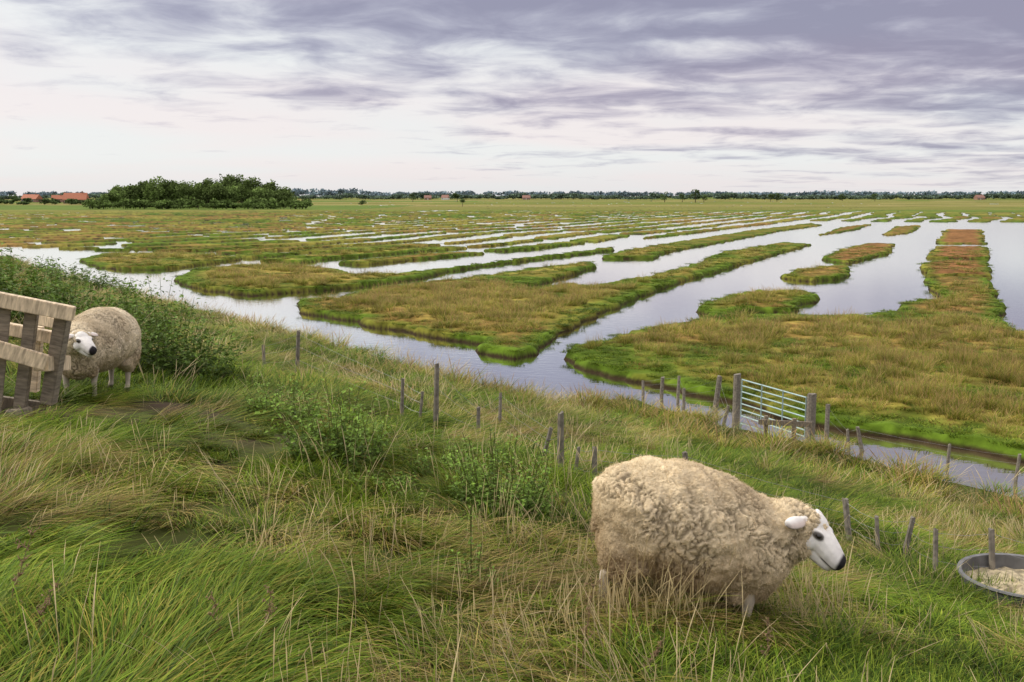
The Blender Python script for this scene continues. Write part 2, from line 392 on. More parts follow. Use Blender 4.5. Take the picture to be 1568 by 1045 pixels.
# ------------------------------------------------------------------ weeds and bushes
def bush(name,base,R,hgt,nst,leaf=.055,nl=26,col=(.085,.145,.022),stemc=(.12,.13,.04)):
    V=[];Fq=[];C=[];
    def quad(a,b,c,d,cc):
        i=len(V);V.extend([a,b,c,d]);Fq.append([i,i+1,i+2,i+3]);C.extend([cc]*4)
    for i in range(nst):
        rad=R*math.sqrt(rng.random());az=rng.random()*6.283
        x=base.x+rad*math.cos(az);y=base.y+rad*math.sin(az)
        p=np.array([x,y,0.]);hh=hgt*rng.uniform(.45,1.15)*(1-.45*(rad/R)**2)
        lean=np.array([math.cos(az),math.sin(az),0])*rng.uniform(.05,.35)*rad/R*1.5+rng.normal(size=3)*.08
        lean[2]=0
        pts=[]
        z0=H(x,y)
        for t in np.linspace(0,1,7):
            q=p+np.array([0,0,z0-.02+hh*t])+lean*hh*t**1.5;pts.append(q)
        for a,b in zip(pts[:-1],pts[1:]):
            w=.003;quad(a+[w,0,0],a-[w,0,0],b-[w*.7,0,0],b+[w*.7,0,0],np.array(stemc))
            quad(a+[0,w,0],a-[0,w,0],b-[0,w*.7,0],b+[0,w*.7,0],np.array(stemc))
        for j in range(nl):
            t=.10+.90*(j+rng.random())/nl
            f=t*6;i0=min(5,int(f));q=pts[i0]*(1-(f-i0))+pts[i0+1]*(f-i0)
            q=q+rng.normal(size=3)*leaf*.5
            la=rng.random()*6.283;el=rng.uniform(-.6,.6)
            d=np.array([math.cos(la)*math.cos(el),math.sin(la)*math.cos(el),math.sin(el)])
            sd_=np.cross(d,[0,0,1.])+rng.normal(size=3)*.3;sd_/=np.linalg.norm(sd_)
            L_=leaf*rng.uniform(.6,1.3)*(1-.35*t)
            up=np.cross(sd_,d)
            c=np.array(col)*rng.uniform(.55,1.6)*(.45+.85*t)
            o=q+d*L_*.15
            quad(o,o+d*L_*.45+sd_*L_*.36+up*.1*L_,o+d*L_*1.1-up*.15*L_,o+d*L_*.45-sd_*L_*.36+up*.1*L_,c)
    return ob(name,mk(name,V,Fq,M_leaf,np.array(C)))
LB=(.125,.20,.03);DB=(.095,.155,.024)
for (u,v,R,h,n,lf,nl,cl) in ((245,565,.85,1.1,85,.075,42,DB),(70,490,2.2,1.15,150,.11,45,DB),(-60,480,1.6,1.2,90,.11,45,DB),(180,510,.8,.7,50,.08,36,LB),(110,440,2.5,1.2,100,.14,40,DB),
      (520,715,.34,.62,60,.05,36,LB),(435,645,.34,.48,45,.05,34,LB),(770,785,.34,.58,68,.042,36,LB),(1165,905,.08,.26,8,.03,22,LB),(725,905,.10,.46,10,.028,24,LB),
      (570,560,1.0,.5,45,.07,30,LB),(960,660,.7,.35,30,.06,30,LB),(690,620,.5,.35,30,.05,30,LB),(700,735,.25,.3,22,.045,30,LB),(590,760,.25,.22,20,.035,25,LB),(1230,900,.2,.18,12,.03,20,LB)):
    p=hit(u,v);bush('nettle_bush',p,R,h,n,lf,nl,cl)
def stalk(u,v,h,lean):
    p=hit(u,v);V=[];Fq=[];C=[]
    c=np.array([.20,.14,.08])
    def seg(a,b,w0,w1,cc=c):
        d=(b-a);d/=np.linalg.norm(d)+1e-9;s1=np.cross(d,[.3,.9,.2]);s1/=np.linalg.norm(s1);s2=np.cross(d,s1)
        i=len(V)
        for q,w in ((a,w0),(b,w1)):
            for k in range(4):
                an=k*math.pi/2;V.append(q+s1*w*math.cos(an)+s2*w*math.sin(an))
        for k in range(4):Fq.append([i+k,i+(k+1)%4,i+4+(k+1)%4,i+4+k])
        C.extend([cc]*8)
    q=np.array(p)-[0,0,.03];pts=[]
    for t in range(9):
        pts.append(q.copy());q=q+np.array([lean[0]*h/8*(t/6),lean[1]*h/8*(t/6),h/8])+rng.normal(size=3)*.008
    for i in range(8):seg(pts[i],pts[i+1],.003*(1-i*.08),.003*(1-(i+1)*.08))
    for i in range(3,8):
        for k in range(3):
            d=rng.normal(size=3);d[2]=abs(d[2])+.8;d/=np.linalg.norm(d);e=pts[i]+d*h*.14*rng.uniform(.5,1)
            seg(pts[i],e,.0014,.0008)
            for _ in range(4):
                w=pts[i]+(e-pts[i])*rng.random();seg(w,w+rng.normal(size=3)*.008,.0028,.0015,np.array([.27,.18,.10]))
    return ob('dry_weed',mk('dry_weed',V,Fq,M_leaf,np.array(C)))
for a in ((885,1030,.46,(0.05,0)),(10,960,.42,(.6,0)),(60,985,.28,(.5,0)),(404,1000,.30,(.2,0)),(1180,1040,.3,(.2,.1)),(455,560,.35,(.1,0)),(1000,1040,.25,(.5,0)),(330,1000,.26,(-.2,0))):
    stalk(*a)
# ------------------------------------------------------------------ timber helpers
M_wood=plain('weathered_timber',(.58,.46,.31),.8,0,9,.45,.5,(1,1,5))
M_wood_dark=plain('grey_timber',(.20,.165,.12),.85,0,12,.4,.5,(1,1,5))
M_post=plain('fence_post_wood',(.17,.15,.12),.9,0,20,.4,.5)
M_metal=plain('galvanised_steel',(.30,.40,.40),.5,.5,30,.15,.1)
M_wire=plain('wire',(.25,.25,.25),.5,.8,30,.1,0)
def beam(name,p0,p1,w,h,mat,parent,bev=.006):
    p0=Vector(p0);p1=Vector(p1);d=p1-p0;L_=d.length
    bm=bmesh.new();bmesh.ops.create_cube(bm,size=1)
    for vv in bm.verts:vv.co=Vector((vv.co.x*w,vv.co.y*h,vv.co.z*L_))
    bmesh.ops.bevel(bm,geom=bm.edges[:],offset=bev,segments=2,affect='EDGES')
    me=bpy.data.meshes.new(name);bm.to_mesh(me);bm.free();me.materials.append(mat)
    o=ob(name,me,parent);o.rotation_mode='QUATERNION'
    o.rotation_quaternion=d.to_track_quat('Z','Y');o.location=(p0+p1)/2
    return o
def tube(bm,p0,p1,r0,r1,n=8,jit=0):
    p0=Vector(p0);p1=Vector(p1);q=(p1-p0).to_track_quat('Z','Y')
    rings=[]
    for p,r in ((p0,r0),(p1,r1)):
        rings.append([bm.verts.new(p+q@Vector((r*math.cos(k*6.283/n)*(1+jit*rng.normal()),r*math.sin(k*6.283/n),r*jit*3*rng.normal()))) for k in range(n)])
    for k in range(n):bm.faces.new([rings[0][k],rings[0][(k+1)%n],rings[1][(k+1)%n],rings[1][k]])
    bm.faces.new(rings[1]);bm.faces.new(rings[0][::-1])
def fromBM(name,bm,mat,parent=None):
    me=bpy.data.meshes.new(name);bmesh.ops.recalc_face_normals(bm,faces=bm.faces[:]);bm.to_mesh(me);bm.free();me.materials.append(mat);return ob(name,me,parent)
rack=empty('wooden_hay_rack')
for nm,a,b,w,h,mt in (
 ('top_rail',PD(-120,436,7.45),PD(114,481,7.75),.11,.11,M_wood),
 ('back_rail',PD(-120,478,8.2),PD(96,520,8.25),.08,.10,M_wood),
 ('lower_rail',PD(-120,500,7.35),PD(72,556,7.62),.06,.12,M_wood),
 ('end_post',PD(97,486,7.84),PD(74,618,7.84),.11,.10,M_wood_dark),
 ('front_post',PD(50,472,7.75),PD(30,632,7.72),.09,.09,M_wood_dark),
 ('side_post',PD(8,462,7.66),PD(-8,632,7.60),.09,.09,M_wood_dark),
 ('end_block',PD(62,557,7.70),PD(98,556,8.05),.12,.12,M_wood),
 ('back_post',PD(60,500,8.3),PD(52,600,8.3),.07,.07,M_wood),
 ('cross_rail',PD(99,497,7.95),PD(58,488,8.2),.07,.09,M_wood),
 ('foot_block',PD(10,640,7.6),PD(48,632,7.72),.12,.1,M_wood_dark),
 ('foot_rail',PD(-120,600,7.5),PD(70,626,7.9),.08,.1,M_wood_dark)):
    beam(nm,a,b,w,h,mt,rack)
def fence(name,pts,hs,rads,wires=(.35,.65,.92)):
    root=empty(name)
    bm=bmesh.new();tops=[]
    for (u,v),h,rad in zip(pts,hs,rads):
        p=hit(u,v);ln=Vector((rng.normal()*.09,rng.normal()*.09,1))
        tube(bm,p-ln*.15,p+ln*h,rad,rad*.85,7,.10);tops.append((p,ln*h))
    fromBM('posts',bm,M_post,root)
    bm=bmesh.new()
    for (a,la),(b,lb) in zip(tops[:-1],tops[1:]):
        for w in wires:
            p=a+la*w;q=b+lb*w;m_=(p+q)/2-Vector((0,0,.02));tube(bm,p,m_,.0015,.0015,4);tube(bm,m_,q,.0015,.0015,4)
    fromBM('wires',bm,M_wire,root)
    return root
fence('wire_fence',[(405,570),(455,575),(615,640),(642,650),(667,660),(732,675),(765,655),(830,708),(858,728),(880,733),(910,742),(1060,770),(1300,830),(1345,850),(1383,855),(1432,885),(1520,900),(1640,930)],
  [.4,.75,.5,.4,.8,.4,.5,.35,.6,.3,.35,.5,.4,.35,.4,.4,.5,.5],[.026,.035,.025,.02,.035,.025,.025,.025,.035,.02,.028,.03,.03,.022,.028,.025,.028,.03])
fence('wire_fence',[(985,603),(1013,607),(1038,612),(1047,622),(1094,636),(1108,650)],[.4,.6,.7,.5,1.1,.5],[.05,.06,.05,.05,.08,.05])
fence('wire_fence',[(1265,682),(1300,690),(1320,692),(1450,722),(1555,738)],[1.0,.5,.6,.6,.6],[.06,.04,.05,.04,.04])
g0=hit(1127,640);g1=hit(1240,677)
gate=empty('metal_field_gate')
bm=bmesh.new()
tube(bm,g0-Vector((0,0,.3)),g0+Vector((0,0,1.2)),.11,.10,10,.04);tube(bm,g1-Vector((0,0,.3)),g1+Vector((0,0,1.2)),.12,.11,10,.04)
dv=(g1-g0);hd=Vector((dv.x,dv.y,0)).normalized()
fromBM('gate_posts',bm,M_post,gate)
bm=bmesh.new();a=g0+hd*.2;b_=g1-hd*.2
za=g0.z+.10;zb=g1.z+.08
for i in range(7):
    h=.0+i*.165;tube(bm,(a.x,a.y,za+h),(b_.x,b_.y,zb+h),.02,.02,8)
for t in (0,.33,.66,1):
    p=a.lerp(b_,t);zc=za+(zb-za)*t;tube(bm,(p.x,p.y-.022,zc-.02),(p.x,p.y-.022,zc+1.01),.02,.02,8)
fromBM('gate_bars',bm,M_metal,gate)
wb=empty('wooden_rail_barrier')
q0=hit(1172,672);q1=hit(1215,676)
for nm,p in (('post_1',q0),('post_2',q1)):beam(nm,p-Vector((0,0,.2)),p+Vector((0,0,.55)),.09,.09,M_wood_dark,wb)
beam('rail',q0+Vector((-.2,-.07,.42)),q1+Vector((.4,-.07,.42)),.05,.12,M_wood_dark,wb)
tb=hit(1565,920);tub=empty('feed_tub',tb);tub.scale=(1.2,1.2,1.0)
bm=bmesh.new();n=40;prof=[(.36,-.05),(.40,.19),(.415,.205),(.41,.22),(.385,.215),(.375,.06)]
rings=[[bm.verts.new((r_*math.cos(k*6.2832/n),r_*math.sin(k*6.2832/n),z_)) for k in range(n)] for r_,z_ in prof]
for a,b in zip(rings[:-1],rings[1:]):
    for k in range(n):bm.faces.new([a[k],a[(k+1)%n],b[(k+1)%n],b[k]])
o=fromBM('tub_wall',bm,plain('tub_steel',(.15,.15,.15),.55,.3,10,.3,.1),tub)
bm=bmesh.new();c0=bm.verts.new((0,0,.13));
rg=[[bm.verts.new((r_*math.cos(k*6.2832/n),r_*math.sin(k*6.2832/n),.09+.05*rng.random()*(1-r_))) for k in range(n)] for r_ in (.12,.25,.3785)]
for k in range(n):bm.faces.new([c0,rg[0][k],rg[0][(k+1)%n]])
for a,b in zip(rg[:-1],rg[1:]):
    for k in range(n):bm.faces.new([a[k],b[k],b[(k+1)%n],a[(k+1)%n]])
fromBM('feed',bm,plain('feed_straw',(.36,.30,.19),.9,0,25,.45,.8),tub)
# ------------------------------------------------------------------ sheep
def h3(i,j,k,s):
    n=(i*374761393+j*668265263+k*2147483647+s*97531)&0xffffffff
    n=((n^(n>>13))*1274126177)&0xffffffff;n=n^(n>>16);return (n&0xffff)/65535.
def voro(P,sc):
    Q=P*sc;B=np.floor(Q).astype(np.int64);f1=np.full(len(P),9.);f2=f1.copy()
    for i in (-1,0,1):
        for j in (-1,0,1):
            for k in (-1,0,1):
                c=B+[i,j,k];o=np.stack([h3(c[:,0],c[:,1],c[:,2],s) for s in (1,2,3)],1)
                d=np.sqrt((((c+o)-Q)**2).sum(1));f2=np.where(d<f1,f1,np.minimum(f2,d));f1=np.minimum(f1,d)
    return f1,f2
def ell(bm,c,r,rot=None,sub=3):
    M=Matrix.Translation(c)
    if rot is not None:M=M@rot.to_4x4()
    M=M@Matrix.Diagonal((r[0],r[1],r[2],1))
    bmesh.ops.create_icosphere(bm,subdivisions=sub,radius=1,matrix=M)
def chain(bm,pts,step=.012):
    for (a,ra),(b,rb) in zip(pts[:-1],pts[1:]):
        a=Vector(a);b=Vector(b);n=max(2,int((b-a).length/step))
        for i in range(n+1):
            t=i/n;ell(bm,a.lerp(b,t),[ra+(rb-ra)*t]*3,sub=2)
def remeshed(bm,vox,it):
    me=bpy.data.meshes.new('tmp');bm.to_mesh(me);bm.free();o=ob('tmp',me)
    m1=o.modifiers.new('r','REMESH');m1.mode='VOXEL';m1.voxel_size=vox
    m2=o.modifiers.new('s','SMOOTH');m2.factor=.6;m2.iterations=it
    dg=bpy.context.evaluated_depsgraph_get();me2=bpy.data.meshes.new_from_object(o.evaluated_get(dg))
    bpy.data.objects.remove(o);bpy.data.meshes.remove(me);return me2
M_wool=attrmat('wool',.95,30,.12,bump=.3,bscale=160,spec=.03,transl=.10,coord='obj')
M_face=attrmat('face_hair',.8,60,.05,bump=.10,bscale=300,spec=.15,coord='obj')
M_eye=plain('eye',(.012,.009,.006),.12,0,5,.1,0)
def setcol(me,c):
    at=me.attributes.new('col','FLOAT_COLOR','POINT');c4=np.ones((len(c),4),np.float32);c4[:,:3]=c;at.data.foreach_set('color',c4.ravel())
def getv(me):
    n=len(me.vertices);a=np.empty(n*3,np.float32);b=a.copy();me.vertices.foreach_get('co',a);me.vertices.foreach_get('normal',b);return a.reshape(-1,3).astype(float),b.reshape(-1,3).astype(float)
def sheep(loc,euler,headpos,headrot,neckmid,scale=1,fluff=1.0,woolc=(.76,.62,.41),hs=1.2,low_hang=0):
    root=empty('sheep',loc);root.rotation_euler=euler;root.scale=(scale,)*3
    bm=bmesh.new()
    ell(bm,(0,0,.57-low_hang*.3),(.44,.285,.285+low_hang));ell(bm,(-.27,0,.58),(.26,.285,.29));ell(bm,(-.1,0,.60),(.35,.285,.295))
    ell(bm,(.28,0,.53-low_hang*.3),(.24,.24,.265+low_hang*.6));ell(bm,(-.36,.10,.44),(.15,.14,.2+low_hang));ell(bm,(-.36,-.10,.44),(.15,.14,.2+low_hang))
    ell(bm,(.33,0,.43),(.17,.18,.19+low_hang*.5));ell(bm,(-.42,0,.60),(.15,.2,.22))
    hp=Vector(headpos);nm=Vector(neckmid)
    chain(bm,[((.34,0,.58),.21),(nm,.160),(hp.lerp(nm,.16),.108)],.03)
    for sgn in (-1,1):
        chain(bm,[((-.33,.12*sgn,.42),.10),((-.26,.13*sgn,.32),.080),((-.33,.13*sgn,.26),.060)],.03)
        chain(bm,[((.30,.12*sgn,.40),.090),((.28,.12*sgn,.30),.062)],.03)
    ell(bm,(-.53,0,.50),(.035,.045,.11))
    me=remeshed(bm,.008,10);V,Nn=getv(me)
    warp=np.stack([fbm(V[:,0]*9,V[:,2]*9+V[:,1]*7,s,3) for s in (1,2,3)],1)-.5
    Q=V+warp*.12
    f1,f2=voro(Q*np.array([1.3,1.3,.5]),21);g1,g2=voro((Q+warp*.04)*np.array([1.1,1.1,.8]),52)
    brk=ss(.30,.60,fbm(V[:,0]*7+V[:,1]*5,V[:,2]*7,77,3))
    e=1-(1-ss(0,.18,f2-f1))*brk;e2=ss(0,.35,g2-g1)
    lump=fbm(V[:,0]*5+V[:,1]*4,V[:,2]*6,9,3)-.5;lump2=fbm(V[:,0]*16+V[:,1]*13,V[:,2]*15,19,2)-.5
    disp=(.014*(e-.6)+.006*(e2-.5)+.05*lump+.028*lump2)*fluff
    V2=V+Nn*disp[:,None]
    me.vertices.foreach_set('co',V2.astype(np.float32).ravel())
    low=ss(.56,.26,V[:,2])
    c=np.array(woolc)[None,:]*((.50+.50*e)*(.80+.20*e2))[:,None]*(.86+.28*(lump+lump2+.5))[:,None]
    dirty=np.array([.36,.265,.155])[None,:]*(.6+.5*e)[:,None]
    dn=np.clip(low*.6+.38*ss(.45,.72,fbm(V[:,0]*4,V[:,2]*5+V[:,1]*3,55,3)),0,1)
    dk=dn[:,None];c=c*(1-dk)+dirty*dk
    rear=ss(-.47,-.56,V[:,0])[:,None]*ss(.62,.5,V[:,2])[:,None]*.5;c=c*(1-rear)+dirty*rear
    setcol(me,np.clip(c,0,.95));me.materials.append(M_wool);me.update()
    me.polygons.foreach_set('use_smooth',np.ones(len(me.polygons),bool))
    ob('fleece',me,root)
    n=80000;ix=rng.integers(len(V2),size=n);P=V2[ix]+rng.normal(size=(n,3))*.003-Nn[ix]*.003
    tang=np.stack([vn(V[ix,0]*28,V[ix,2]*22+V[ix,1]*22,s) for s in (11,12,13)],1)-.5
    d=Nn[ix]*.6+tang*1.2+rng.normal(size=(n,3))*.3;d[:,2]-=.3;d/=np.linalg.norm(d,axis=1)[:,None]
    Ln=rng.uniform(.005,.018,n)[:,None]*fluff*(.5+.5*e[ix])[:,None]
    d2=d+rng.normal(size=(n,3))*.5;d2/=np.linalg.norm(d2,axis=1)[:,None]
    sdv=np.cross(d,rng.normal(size=(n,3)));sdv/=np.linalg.norm(sdv,axis=1)[:,None];w=rng.uniform(.0006,.0013,n)[:,None]
    p1=P+d*Ln*.6;p2=p1+d2*Ln*.5
    VV=np.stack([P-sdv*w,P+sdv*w,p1+sdv*w*.7,p1-sdv*w*.7,p2+sdv*w*.15,p2-sdv*w*.15],1).reshape(-1,3)
    b0=np.arange(n)[:,None]*6
    FF=np.concatenate([b0+np.array([[0,1,2,3]]),b0+np.array([[3,2,4,5]])])
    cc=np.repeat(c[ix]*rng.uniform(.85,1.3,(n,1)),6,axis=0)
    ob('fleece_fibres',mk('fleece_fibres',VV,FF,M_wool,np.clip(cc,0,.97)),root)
    bm=bmesh.new()
    for sgn in (-1,1):
        k=.05*sgn
        chain(bm,[((-.28+k,.13*sgn,.34),.065),((-.37+k,.13*sgn,.23),.034),((-.355+k,.13*sgn,.09),.024),((-.345+k,.13*sgn,.05),.028),((-.325+k,.13*sgn,.0),.033)])
        chain(bm,[((.28-k,.12*sgn,.36),.055),((.30-k,.12*sgn,.21),.031),((.30-k,.12*sgn,.09),.022),((.305-k,.12*sgn,.05),.026),((.325-k,.12*sgn,.0),.031)])
    me=remeshed(bm,.008,4);V,_=getv(me)
    hf=ss(.05,.03,V[:,2])[:,None];c=np.array([.50,.43,.34])[None,:]*(.8+.3*fbm(V[:,0]*40,V[:,2]*20,3,2))[:,None]
    setcol(me,c*(1-hf)+np.array([.05,.04,.03])*hf);me.materials.append(M_face);me.polygons.foreach_set('use_smooth',np.ones(len(me.polygons),bool));ob('legs',me,root)
    hd=empty('head');hd.parent=root;hd.location=hp;hd.rotation_euler=headrot;hd.scale=(hs,)*3
    bm=bmesh.new()
    ell(bm,(0,0,0),(.080,.068,.080));ell(bm,(-.05,0,-.01),(.07,.065,.08))
    chain(bm,[((.02,0,-.002),.068),((.075,0,-.012),.060),((.125,0,-.026),.053),((.158,0,-.036),.046)])
    chain(bm,[((.0,0,-.05),.054),((.075,0,-.062),.045),((.140,0,-.070),.034)])
    ell(bm,(.170,0,-.036),(.026,.042,.036))
    for sgn in (-1,1):
        ell(bm,(.048,.051*sgn,.024),(.032,.02,.019));ell(bm,(.03,.048*sgn,-.03),(.045,.028,.042))
        ell(bm,(.182,.022*sgn,-.028),(.015,.015,.014),sub=2)
        rt=Euler((math.radians(-16)*sgn,math.radians(20),math.radians(10)*sgn)).to_matrix()
        ell(bm,(-.030,.128*sgn,.026),(.030,.062,.012),rt)
        ell(bm,(-.025,.078*sgn,.036),(.022,.03,.018),rt)
    me=remeshed(bm,.0045,5);V,Nn=getv(me)
    c=np.tile(np.array([.80,.77,.72]),(len(V),1))*(.88+.18*fbm(V[:,0]*50,V[:,1]*50+V[:,2]*40,3,2))[:,None]
    def blend(c,mask,col):return c*(1-mask[:,None])+np.array(col)[None,:]*mask[:,None]
    ear=(np.abs(V[:,1])>.085)
    c=blend(c,ear*ss(.1,.5,Nn[:,0])*.6,(.50,.36,.30))
    c=blend(c,ear*ss(.160,.185,np.abs(V[:,1]))*.7,(.12,.10,.08))
    nose=ss(.168,.182,V[:,0]-.22*np.abs(V[:,1])+.15*(V[:,2]+.03));c=blend(c,nose,(.022,.020,.022))
    c=blend(c,ss(.10,.17,V[:,0])*(1-nose)*.30,(.40,.37,.36))
    ml=np.exp(-((V[:,2]+.060+.12*(V[:,0]-.16))/.0042)**2)*ss(.10,.125,V[:,0]);c=blend(c,ml*.95,(.04,.03,.03))
    for sgn in (-1,1):
        de=np.linalg.norm((V-np.array([.062,.064*sgn,.020]))*np.array([.70,1,1.1]),axis=1);c=blend(c,ss(.025,.015,de)*.9,(.06,.05,.04))
    setcol(me,c);me.materials.append(M_face);me.polygons.foreach_set('use_smooth',np.ones(len(me.polygons),bool))
    ob('face',me,hd)
    for i,sgn in enumerate((-1,1)):
        bm=bmesh.new();ell(bm,(.061,.0625*sgn,.021),(.0145,.0110,.0115));e_=fromBM('eye_%d'%(i+1),bm,M_eye,hd)
        for pl in e_.data.polygons:pl.use_smooth=True
    return root
p1=hit(1028,945)
sheep(p1-Vector((0,0,.03)),(0,math.radians(12),math.radians(-6)),(.58,-.03,.71),(0,math.radians(20),math.radians(-34)),(.48,0,.67),.93,1.0,low_hang=.05,hs=1.25)
p2=hit(150,612)
sheep(p2+Vector((-.14,.38,-.04)),(0,0,math.radians(258)),(.56,.22,.66),(0,math.radians(14),math.radians(66)),(.43,.10,.63),.97,.7,(.74,.63,.45),1.15,low_hang=.03)
# ------------------------------------------------------------------ distant trees
def crown(V,F_,C,x,y,z0,h,w,n,leaf,col,lobes=7):
    lb=[]
    for i in range(lobes):
        a=rng.random()*6.283;rr_=w*.5*rng.random()**.6
        hz_=rng.uniform(.30,.80);k_=1-.5*((hz_-.4)/.4)**2*(1 if hz_>.4 else 0)
        lb.append((x+rr_*math.cos(a)*.75*k_,y+rr_*math.sin(a)*.75*k_,z0+h*hz_,w*rng.uniform(.2,.34),h*rng.uniform(.14,.22),rng.uniform(.6,1.4)))
    li=rng.integers(lobes,size=n);lb=np.array(lb)[li]
    d=rng.normal(size=(n,3));d/=np.linalg.norm(d,axis=1)[:,None];rad=rng.uniform(.5,1.05,n)
    P=np.stack([lb[:,0]+d[:,0]*lb[:,3]*rad,lb[:,1]+d[:,1]*lb[:,3]*rad,lb[:,2]+d[:,2]*lb[:,4]*rad],1)
    a=rng.normal(size=(n,3));a/=np.linalg.norm(a,axis=1)[:,None];b=np.cross(a,rng.normal(size=(n,3)));b/=np.linalg.norm(b,axis=1)[:,None]
    s=leaf*rng.uniform(.5,1.2,n)[:,None]
    Q=np.stack([P-a*s,P-b*s*.7,P+a*s,P+b*s*.7],1).reshape(-1,3)
    base=sum(len(v) for v in V)
    V.append(Q);F_.append(base+np.arange(n*4).reshape(n,4))
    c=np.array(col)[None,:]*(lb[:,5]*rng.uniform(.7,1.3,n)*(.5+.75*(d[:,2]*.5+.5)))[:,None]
    C.append(np.repeat(c,4,axis=0))
    tw=h*.018+.05;base=sum(len(v) for v in V)
    t=[];
    for zz_,ww in ((z0-.3,tw*1.4),(z0+h*.6,tw*.5)):
        for k in range(4):t.append((x+ww*math.cos(k*1.57),y+ww*math.sin(k*1.57),zz_))
    V.append(np.array(t));F_.append(np.array([[base+k,base+(k+1)%4,base+4+(k+1)%4,base+4+k] for k in range(4)]));C.append(np.tile(np.array([.08,.07,.05]),(8,1)))
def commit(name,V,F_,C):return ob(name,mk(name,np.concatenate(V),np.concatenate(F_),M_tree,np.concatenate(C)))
def az(u,D):
    d=ray(u,300);return d[0]/d[1]*D
V=[];F_=[];C=[]
for i in range(95):
    u=rng.uniform(155,445);D=rng.uniform(480,590)
    env=13.5-3.8*abs((u-310)/150)**2+rng.uniform(-4,1.5)
    crown(V,F_,C,az(u,D),D,.3,max(6,env),rng.uniform(8,13),520,.6,np.array((.12,.17,.05))*rng.uniform(.65,1.3),8)
for u,h,wd in ((178,12,9),(222,14,10),(240,16.5,12),(262,14.5,10),(288,15,12),(318,15.5,12),(350,17.5,14),(372,17.5,13),(392,17,13),(412,14,11),(330,15,11),(205,12,9)):
    D=rng.uniform(480,540);crown(V,F_,C,az(u,D),D,.3,h,wd,1300,.6,np.array((.11,.155,.045))*rng.uniform(.75,1.25),14)
for i in range(80):
    u=rng.uniform(135,472);D=rng.uniform(440,460)
    crown(V,F_,C,az(u,D),D,.2,rng.uniform(2.5,5),rng.uniform(5,9),160,.6,(.11,.16,.045),5)
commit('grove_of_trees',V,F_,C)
V=[];F_=[];C=[]
for i in range(900):
    u=rng.uniform(-350,1920);D=rng.uniform(1500,2000)
    hh=2+14*fbm(np.array([u/45.]),np.array([.5]),501,3)[0]**1.6+rng.uniform(0,3)
    if 950<u<1000 or 560<u<600:hh*=.6
    crown(V,F_,C,az(u,D),D,.2,hh,rng.uniform(12,26),90,2.0,(.11,.155,.11),5)  # distance haze painted into the foliage as a greyer green
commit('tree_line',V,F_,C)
V=[];F_=[];C=[]
for i in range(500):
    u=rng.uniform(-350,1920);D=rng.uniform(2600,3200)
    hh=13+10*fbm(np.array([u/90.]),np.array([.5]),601,3)[0]
    if 440<u<560:hh+=7
    crown(V,F_,C,az(u,D),D,.2,hh,rng.uniform(30,50),60,4.0,(.17,.23,.27),5)  # bluish leaf colour paints in the haze of the far distance
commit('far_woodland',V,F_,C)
for u,D,h,w in ((1018,900,10,8),(1045,920,9,7),(1065,880,12.5,10),(1078,890,9,7),(708,560,4.5,4),(470,520,5,6),(555,620,3.5,5),(1180,1000,8,9),(1340,1050,9,8),(632,950,9,8),(700,1000,10.5,11),(20,900,9,9),(1290,1100,9,10),(1190,1000,9,9)):
    V=[];F_=[];C=[];crown(V,F_,C,az(u,D),D,.2,h,w,420,w*.06,(.09,.13,.05),7);commit('broadleaf_tree',V,F_,C)
M_brick=plain('red_brick',(.26,.15,.11),.85,0,3,.2,.1);M_roof=plain('orange_roof_tiles',(.36,.13,.07),.8,0,2,.2,.1);M_roof2=plain('weathered_roof_tiles',(.25,.13,.10),.8,0,2,.2,.1)
M_white=plain('white_paint',(.65,.65,.63),.6,0,4,.05,0);M_glass=plain('window_glass',(.05,.06,.07),.1,0,4,.1,0)
def house(u,D,w,d,hw,hr,yaw,white=False):
    root=empty('brick_house',(az(u,D),D,.2));root.rotation_euler=(0,0,yaw)
    def bx(nm,c,s,mt):
        bm=bmesh.new();bmesh.ops.create_cube(bm,size=1)
        for v_ in bm.verts:v_.co=Vector((c[0]+v_.co.x*s[0],c[1]+v_.co.y*s[1],c[2]+v_.co.z*s[2]))
        fromBM(nm,bm,mt,root)
    bx('walls',(0,0,hw/2),(w,d,hw),M_white if white else M_brick)
    bm=bmesh.new();o_=.4
    a=[bm.verts.new(p) for p in ((-w/2-o_,-d/2-o_,hw-.1),(w/2+o_,-d/2-o_,hw-.1),(w/2+o_,d/2+o_,hw-.1),(-w/2-o_,d/2+o_,hw-.1),(-w/2-o_,0,hw+hr),(w/2+o_,0,hw+hr))]
    for f in ((0,1,5,4),(2,3,4,5),(1,2,5),(3,0,4),(3,2,1,0)):bm.faces.new([a[i] for i in f])
    fromBM('roof',bm,M_roof if D<1000 else M_roof2,root)
    bx('chimney',(w*.3,0,hw+hr+.3),(.8,.8,1.8),M_brick)
    for i in range(max(2,int(w/3.5))):
        x_=-w/2+1.6+i*3.4
        if x_>w/2-1:break
        if i==1:bx('door',(x_,-d/2-.03,1.1),(1.1,.1,2.1),M_white)
        else:
            bx('window_frame_%d'%i,(x_,-d/2-.02,1.6),(1.4,.08,1.3),M_white);bx('window_glass_%d'%i,(x_,-d/2-.05,1.6),(1.15,.08,1.05),M_glass)
for a in ((116,760,16,9,3,5.0,.15),(48,900,15,9,3,4.0,-.2),(88,900,9,7,3,3.4,.3),(655,1480,10,8,3,3.5,.1),(682,1480,10,9,3,4,-.2,True),(806,1490,11,9,3,3.5,.05),(1500,1480,12,9,3,4,.2)):
    house(*a)
V=[];F_=[];C=[]
for i in range(60):
    u=rng.uniform(-250,150);D=rng.uniform(640,740)
    crown(V,F_,C,az(u,D),D,.2,rng.uniform(2,5),rng.uniform(5,10),160,.8,(.08,.12,.045),5)
commit('farm_shrubs',V,F_,C)
